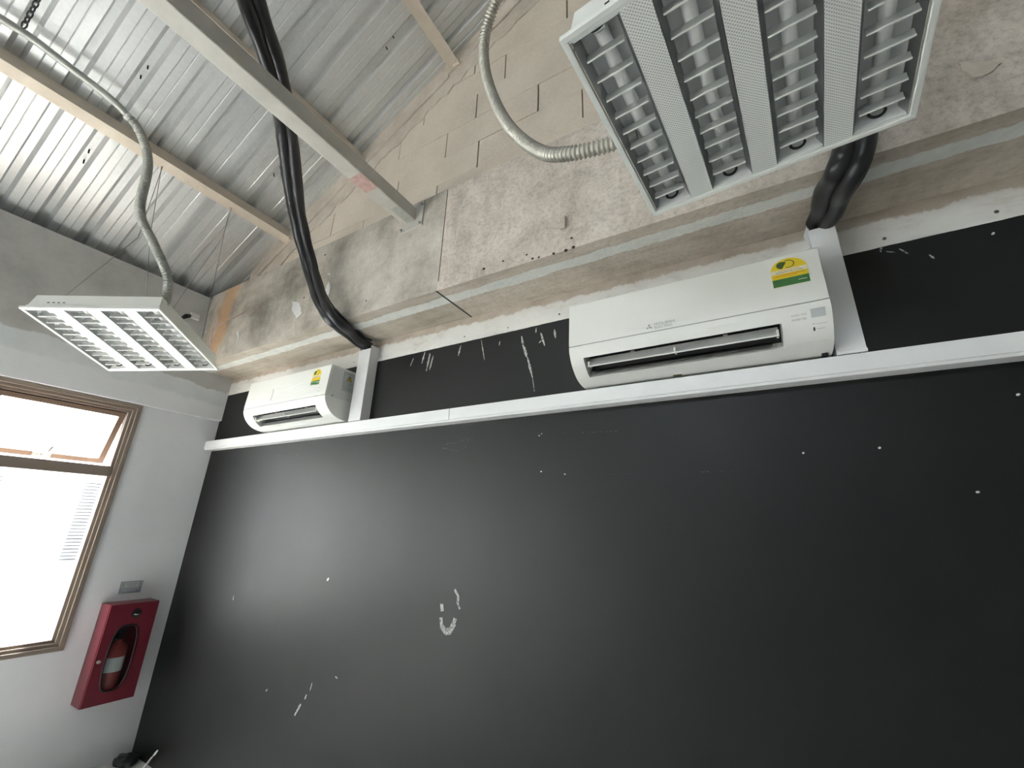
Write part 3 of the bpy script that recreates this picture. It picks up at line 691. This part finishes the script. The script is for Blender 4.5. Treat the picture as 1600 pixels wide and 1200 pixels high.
# ------------------------------------------------------------------ conduits and chain
def ribbed(path, r, pitch=.0105, depth=.0032):
    path = resample(path, pitch/4); return path, [r + depth*math.cos(i*math.pi/2) for i in range(len(path))]
end = mr @ Vector((.024, .33, .05))
p_, r_ = ribbed(spline([end + Vector((.02, 0, 0)), end + Vector((-.02, .0, -.002)), onY(890, 240, -.765), onY(840, 235, -.75), onY(790, 190, -.73), onY(760, 120, -.73), onY(757, 60, -.75), onY(775, 0, -.79), onY(800, -60, -.84), Vector((2.99, -1.0, 4.2)), Vector((2.99, -1.1, 4.55))], 14), .0175, .0125)
cr = thing('flexible_conduit', 'ribbed steel flexible conduit looping into the large hanging light', 'conduit', p_[0])
MB().tube(p_, r_, 12).build('ribbed_sleeve', 'flexsteel', cr, p_[0])
MB().tube([p_[0], p_[16]], .024, 8).build('gland_nut', 'galv', cr, p_[0])
top = ml @ Vector((.56, .07, .086))
p_, r_ = ribbed(spline([top - Vector((0, 0, .004)), top + Vector((-.005, 0, .06)), onX(261, 430, 1.10), onX(240, 380, 1.04), onX(219, 330, .99), onX(231, 262, .945), onX(226, 225, .925), onX(212, 195, .905), onX(200, 182, .90)], 14), .0195, .0125)
cl = thing('flexible_conduit', 'grey conduit running under the roof and bending down to the tilted corner light', 'conduit', p_[0])
MB().tube(p_, r_, 12).build('ribbed_sleeve', 'flexgrey', cl, p_[0])
rg = [onX(207, 188, .90), onX(170, 152, .90), onX(100, 98, .90), onX(50, 60, .90), onX(0, 28, .90), onX(-80, -24, .90), onX(-200, -100, .90)]
MB().tube(spline(rg, 6), .018, 12).build('rigid_tube', 'galv', cl, p_[0])
q0, q1 = onX(203, 185, .90), onX(197, 179, .90); MB().tube([q0, q1], .022, 12).build('coupling', 'plug', cl, p_[0])
# chain
ca, cb = onZ(75, -30, 3.20), onZ(33, 48, 3.05); n = int((ca-cb).length/.021)
ch = thing('hanging_chain', 'small dark steel chain hanging below the roof beside the grey conduit', 'chain', ca)
d = (cb-ca).normalized(); s1 = d.orthogonal().normalized(); s2 = d.cross(s1)
for k in range(n):
    c0 = ca + d*(.021*k + .01); sx_ = s1 if k % 2 else s2
    MB().tube([c0 + d*.0145*math.cos(a) + sx_*.0075*math.sin(a) for a in [j*2*math.pi/14 for j in range(15)]], .0026, 6, cap=False).build('chain_link', 'chain', ch, ca)

# ------------------------------------------------------------------ fire extinguisher cabinet and notice
fb = thing('fire_extinguisher_cabinet', 'red metal fire extinguisher cabinet with oval window on the pale wall', 'cabinet', (0, -.252, .357)); off = (0, -.252, .357)
y0, y1, z0, z1, D = -.376, -.130, .357, .880, .14
fbx = MB(); t_ = .004
fbx.box((.0005, y0, z0), (.005, y1, z1)); fbx.box((.005, y0, z0), (D-.012, y0+t_, z1)); fbx.box((.005, y1-t_, z0), (D-.012, y1, z1)); fbx.box((.005, y0+t_, z0), (D-.012, y1-t_, z0+t_)); fbx.box((.005, y0+t_, z1-t_), (D-.012, y1-t_, z1))
fbx.build('box', 'red', fb, off)
# door with an oval hole, made of a ring of quads
yc, zc, ry, rz = (y0+y1)/2 - .008, .59, .062, .165
N = 40; outer = []; inner = []
for k in range(N):
    a = 2*math.pi*k/N; cy, cz = math.cos(a), math.sin(a)
    e = .55; inner.append((yc + ry*math.copysign(abs(cy)**e, cy), zc + (rz-ry)*math.copysign(1, cz)*min(1, abs(cz)*2.2) + ry*math.copysign(abs(cz)**e, cz)*1.0 if False else zc + rz*math.copysign(abs(cz)**.75, cz)))
    yy0, yy1, zz0, zz1 = y0+.002, y1-.002, z0+.002, z1-.002
    sc = min((yy1-yc)/cy if cy > 1e-6 else ((yy0-yc)/cy if cy < -1e-6 else 9), (zz1-zc)/cz if cz > 1e-6 else ((zz0-zc)/cz if cz < -1e-6 else 9)); outer.append((yc+cy*sc, zc+cz*sc))
for cy_, cz_ in ((y0+.002, z0+.002), (y1-.002, z0+.002), (y1-.002, z1-.002), (y0+.002, z1-.002)):
    i = min(range(N), key=lambda j: (outer[j][0]-cy_)**2 + (outer[j][1]-cz_)**2); outer[i] = (cy_, cz_)
vs = [(x, y, z) for x in (D, D-.010) for y, z in outer + inner]
fs = []
for k in range(N):
    j = (k+1) % N; fs += [(k, j, N+j, N+k), (2*N+j, 2*N+k, 3*N+k, 3*N+j), (j, k, 2*N+k, 2*N+j), (N+k, N+j, 3*N+j, 3*N+k)]
door = MB().add(vs, fs).build('door', 'red', fb, off)
fsn = MB(); ring = [Vector((D+.001, yc+(y-yc)*1.05, zc+(z-zc)*1.03)) for y, z in inner]; fsn.tube(ring + ring[:1], .0045, 8, cap=False); fsn.build('window_gasket', 'black', door, (0, 0, 0)).location = (0, 0, 0)
MB().add([(D-.006, y, z) for y, z in inner], [tuple(range(N))]).build('oval_pane', 'glass', door, off)
for ob in list(door.children):
    if ob.name.startswith('window_gasket'): ob.location = -Vector(off)
hz, hy = .822, yc + .022
hd = MB(); hd.tube([(D+.0005, hy, hz), (D+.004, hy, hz)], .026, 20).build('pull_recess', 'dark', door, off)
MB().tube([(D+.006, hy-.012, hz-.004), (D+.010, hy, hz-.006), (D+.006, hy+.012, hz-.004)], .004, 8).build('pull_bar', 'vane', door, off)
MB().tube([(D, y0+.02, .585), (D+.008, y0+.02, .585)], .009, 12).build('lock', 'brass', door, off)
ex = thing('fire_extinguisher', 'red fire extinguisher standing behind the cabinet oval window', 'extinguisher', (.07, yc, z0+t_)); eo = (.07, yc, z0+t_)
b0 = z0 + t_
prof = [(0, .001), (.048, .001), (.052, .01), (.052, .25), (.045, .28), (.022, .30), (.02, .315), (0, .315)]
pth = [Vector((.07, yc, b0+z)) for r, z in prof]
vs = []; n = 20
for (r, z) in prof:
    for k in range(n): a = 2*math.pi*k/n; vs.append((.07 + max(r, .0005)*math.cos(a), yc + max(r, .0005)*math.sin(a), b0+z))
MB().add(vs, [(i*n+k, i*n+(k+1) % n, (i+1)*n+(k+1) % n, (i+1)*n+k) for i in range(len(prof)-1) for k in range(n)], True).build('cylinder', 'extred', ex, eo)
MB().box((.055, yc-.012, b0+.315), (.085, yc+.012, b0+.35)).box((.06, yc-.05, b0+.35), (.08, yc+.03, b0+.36)).build('valve_handle', 'black', ex, eo)
MB().tube(spline([(.085, yc-.01, b0+.33), (.095, yc-.05, b0+.32), (.09, yc-.062, b0+.2), (.09, yc-.06, b0+.06)], 8), .008, 8).build('hose', 'black', ex, eo)
lab = [(.07 + .0525*math.cos(a), yc + .0525*math.sin(a)) for a in [-1.1 + 2.2*k/10 for k in range(11)]]
MB().add([(x, y, b0+.15) for x, y in lab] + [(x, y, b0+.225) for x, y in lab], [(i, i+1, 12+i, 11+i) for i in range(10)]).build('paper_label', 'grey_panel', ex, eo)
ns = thing('notice_plate', 'small grey notice plate on the wall above the red cabinet', 'sign', (0, -.255, .92)); off = (0, -.255, .92)
MB().box((.0005, -.312, .922), (.003, -.198, .992)).build('plate', 'sign', ns, off)
MB().box((.003, -.306, .955), (.0036, -.204, .987)).build('white_field', 'grey_panel', ns, off)
for z, a, b_ in ((.975, -.285, -.225), (.964, -.275, -.235), (.945, -.30, -.21), (.935, -.295, -.23)):
    MB().box((.0036, a, z), (.0042, b_, z+.004)).build('printed_line', 'sign' if z > .955 else 'grey_panel', ns, off)
MB().box((.0036, -.302, .958), (.0042, -.293, .984)).build('printed_mark', 'print', ns, off); MB().box((.0036, -.217, .958), (.0042, -.208, .984)).build('printed_mark', 'print', ns, off)

jb = onX(303, 495, .03); jo = (.03, jb.y, jb.z)
jx = thing('cable_junction', 'small white cable junction with black gland on the cement above the window wall', 'junction box', jo)
MB().box((.0305, jb.y-.03, jb.z-.022), (.055, jb.y+.03, jb.z+.022)).build('box', 'plug', jx, jo, bevel=.003)
MB().tube([(.045, jb.y-.03, jb.z-.01), (.05, jb.y-.055, jb.z-.025), (.06, jb.y-.075, jb.z-.05)], [.014, .017, .012], 10).build('gland', 'black', jx, jo)

# ------------------------------------------------------------------ corner clutter on the floor
bgm = bmesh.new(); bmesh.ops.create_icosphere(bgm, subdivisions=4, radius=1)
for v in bgm.verts:
    a = v.co.copy(); k = 1 + .13*math.sin(a.x*7+1)*math.cos(a.y*6) + .09*math.sin(a.z*11+a.x*5)
    v.co = Vector((a.x*.075*k, a.y*.055*k, max(-.018, a.z*.022*k)))
me = bpy.data.meshes.new('rubbish_bag'); bgm.to_mesh(me); bgm.free(); me.materials.append(MT['bag'])
bag = bpy.data.objects.new('rubbish_bag', me); COL.objects.link(bag); bag.location = (.105, -.068, .018); me.polygons.foreach_set('use_smooth', [True]*len(me.polygons))
tag(bag, 'crumpled black plastic bag on the floor in the corner', 'bag')
ra, rb = onY(246, 1173, -.05), onZ(196, 1238, .012)
rd = thing('white_hook_rod', 'thin white rod with a hooked end standing by the black wall', 'rod', rb)
dd = (ra-rb).normalized(); MB().tube([rb, ra - dd*.035], .0065, 10).build('shaft', 'plug', rd, rb)
sd_ = dd.cross(Vector((0, 1, 0))).normalized()
MB().tube(spline([ra - dd*.04, ra - dd*.015 + sd_*.004, ra, ra - dd*.012 - sd_*.012, ra - dd*.03 - sd_*.014], 6), .004, 8).build('hook', 'plug', rd, rb)

# ------------------------------------------------------------------ marks and fixings on the black wall
def streak(u0, v0, u1, v1, w, mat='scuff'):
    a, b_ = onY(u0, v0, -.0012), onY(u1, v1, -.0012); L = 10; lo = []; hi = []; d = (b_-a); n_ = Vector((-d.z, 0, d.x)).normalized()
    for k in range(L+1):
        p = a + d*k/L; ww = w*(.35 + .65*math.sin(math.pi*min(1, (k+.6)/(L+1))))*random.uniform(.6, 1.3)
        lo.append(p - n_*ww/2); hi.append(p + n_*ww/2)
    MB().add(lo + hi, [(k, k+1, L+2+k, L+1+k) for k in range(L)]).build('scuff_mark', mat, wn)
for s_ in [(664, 550, 659, 568, .010), (672, 552, 666, 580, .012), (677, 556, 671, 578, .010), (646, 560, 641, 572, .007), (720, 540, 716, 556, .010), (752, 531, 757, 563, .006), (781, 533, 780, 540, .006), (815, 525, 818, 545, .010), (818, 540, 823, 558, .016), (824, 558, 832, 590, .010), (832, 590, 835, 612, .004), (866, 515, 868, 528, .012), (845, 520, 851, 540, .010), (848, 530, 842, 536, .006), (838, 512, 837, 520, .008),
          (1377, 384, 1376, 394, .006), (1404, 388, 1420, 397, .006), (1452, 398, 1460, 404, .006), (1385, 393, 1398, 394, .004),
          (488, 1066, 484, 1080, .006), (479, 1085, 476, 1093, .008), (470, 1100, 460, 1118, .014), (365, 930, 364, 938, .006), (510, 908, 514, 903, .010), (415, 1080, 418, 1077, .006), (524, 1057, 527, 1060, .007)]:
    streak(*s_)
for s_ in [(687, 697, 720, 690, .012), (720, 690, 733, 683, .010), (690, 700, 716, 705, .010), (733, 686, 726, 700, .008), (800, 650, 820, 654, .006), (760, 652, 800, 650, .006), (880, 678, 975, 672, .010), (690, 665, 640, 672, .010), (1070, 738, 1150, 736, .004), (950, 741, 1000, 740, .003), (454, 771, 460, 748, .012), (460, 748, 467, 729, .010), (480, 706, 460, 713, .012), (440, 712, 405, 715, .010)]:
    streak(*s_, 'smudge')
# heel print
def heel(pts, w):
    P = [onY(u, v, -.0014) for u, v in pts]
    for a, b_, ww in zip(P, P[1:], w):
        d = b_-a; n_ = Vector((-d.z, 0, d.x)).normalized()*ww/2; MB().add([a-n_-d*.1, b_-n_+d*.1, b_+n_+d*.1, a+n_-d*.1], [(0, 1, 2, 3)]).build('heel_print', 'scuff', wn)
heel([(689, 966), (690, 978), (696, 987), (703, 986), (709, 975), (711, 967)], [.016, .022, .026, .022, .018])
heel([(711, 922), (716, 932), (715, 942), (718, 951)], [.010, .012, .008]); heel([(690, 944), (691, 954)], [.016])
for u, v in [(843, 681), (847, 678), (1255, 708), (1374, 700), (1527, 769), (1590, 617), (1551, 366), (883, 741), (846, 737)]:
    p = onY(u, v, 0); s_ = .0032 if u > 1000 else .0022
    MB().tube([(p.x, -.006, p.z), (p.x, .002, p.z)], s_, 8).build('wall_plug', 'plug', wn)
for u, v, s_ in [(648, 546, .0035), (726, 526, .006), (794, 512, .005), (874, 491, .007), (596, 557, .004), (553, 566, .005), (1382, 373, .008), (1557, 331, .008), (810, 500, .002), (375, 608, .004)]:
    p = onY(u, v, 0); MB().tube([(p.x, -.0015, p.z), (p.x, .002, p.z)], s_*.7, 8).build('screw_head', 'screw', wn)
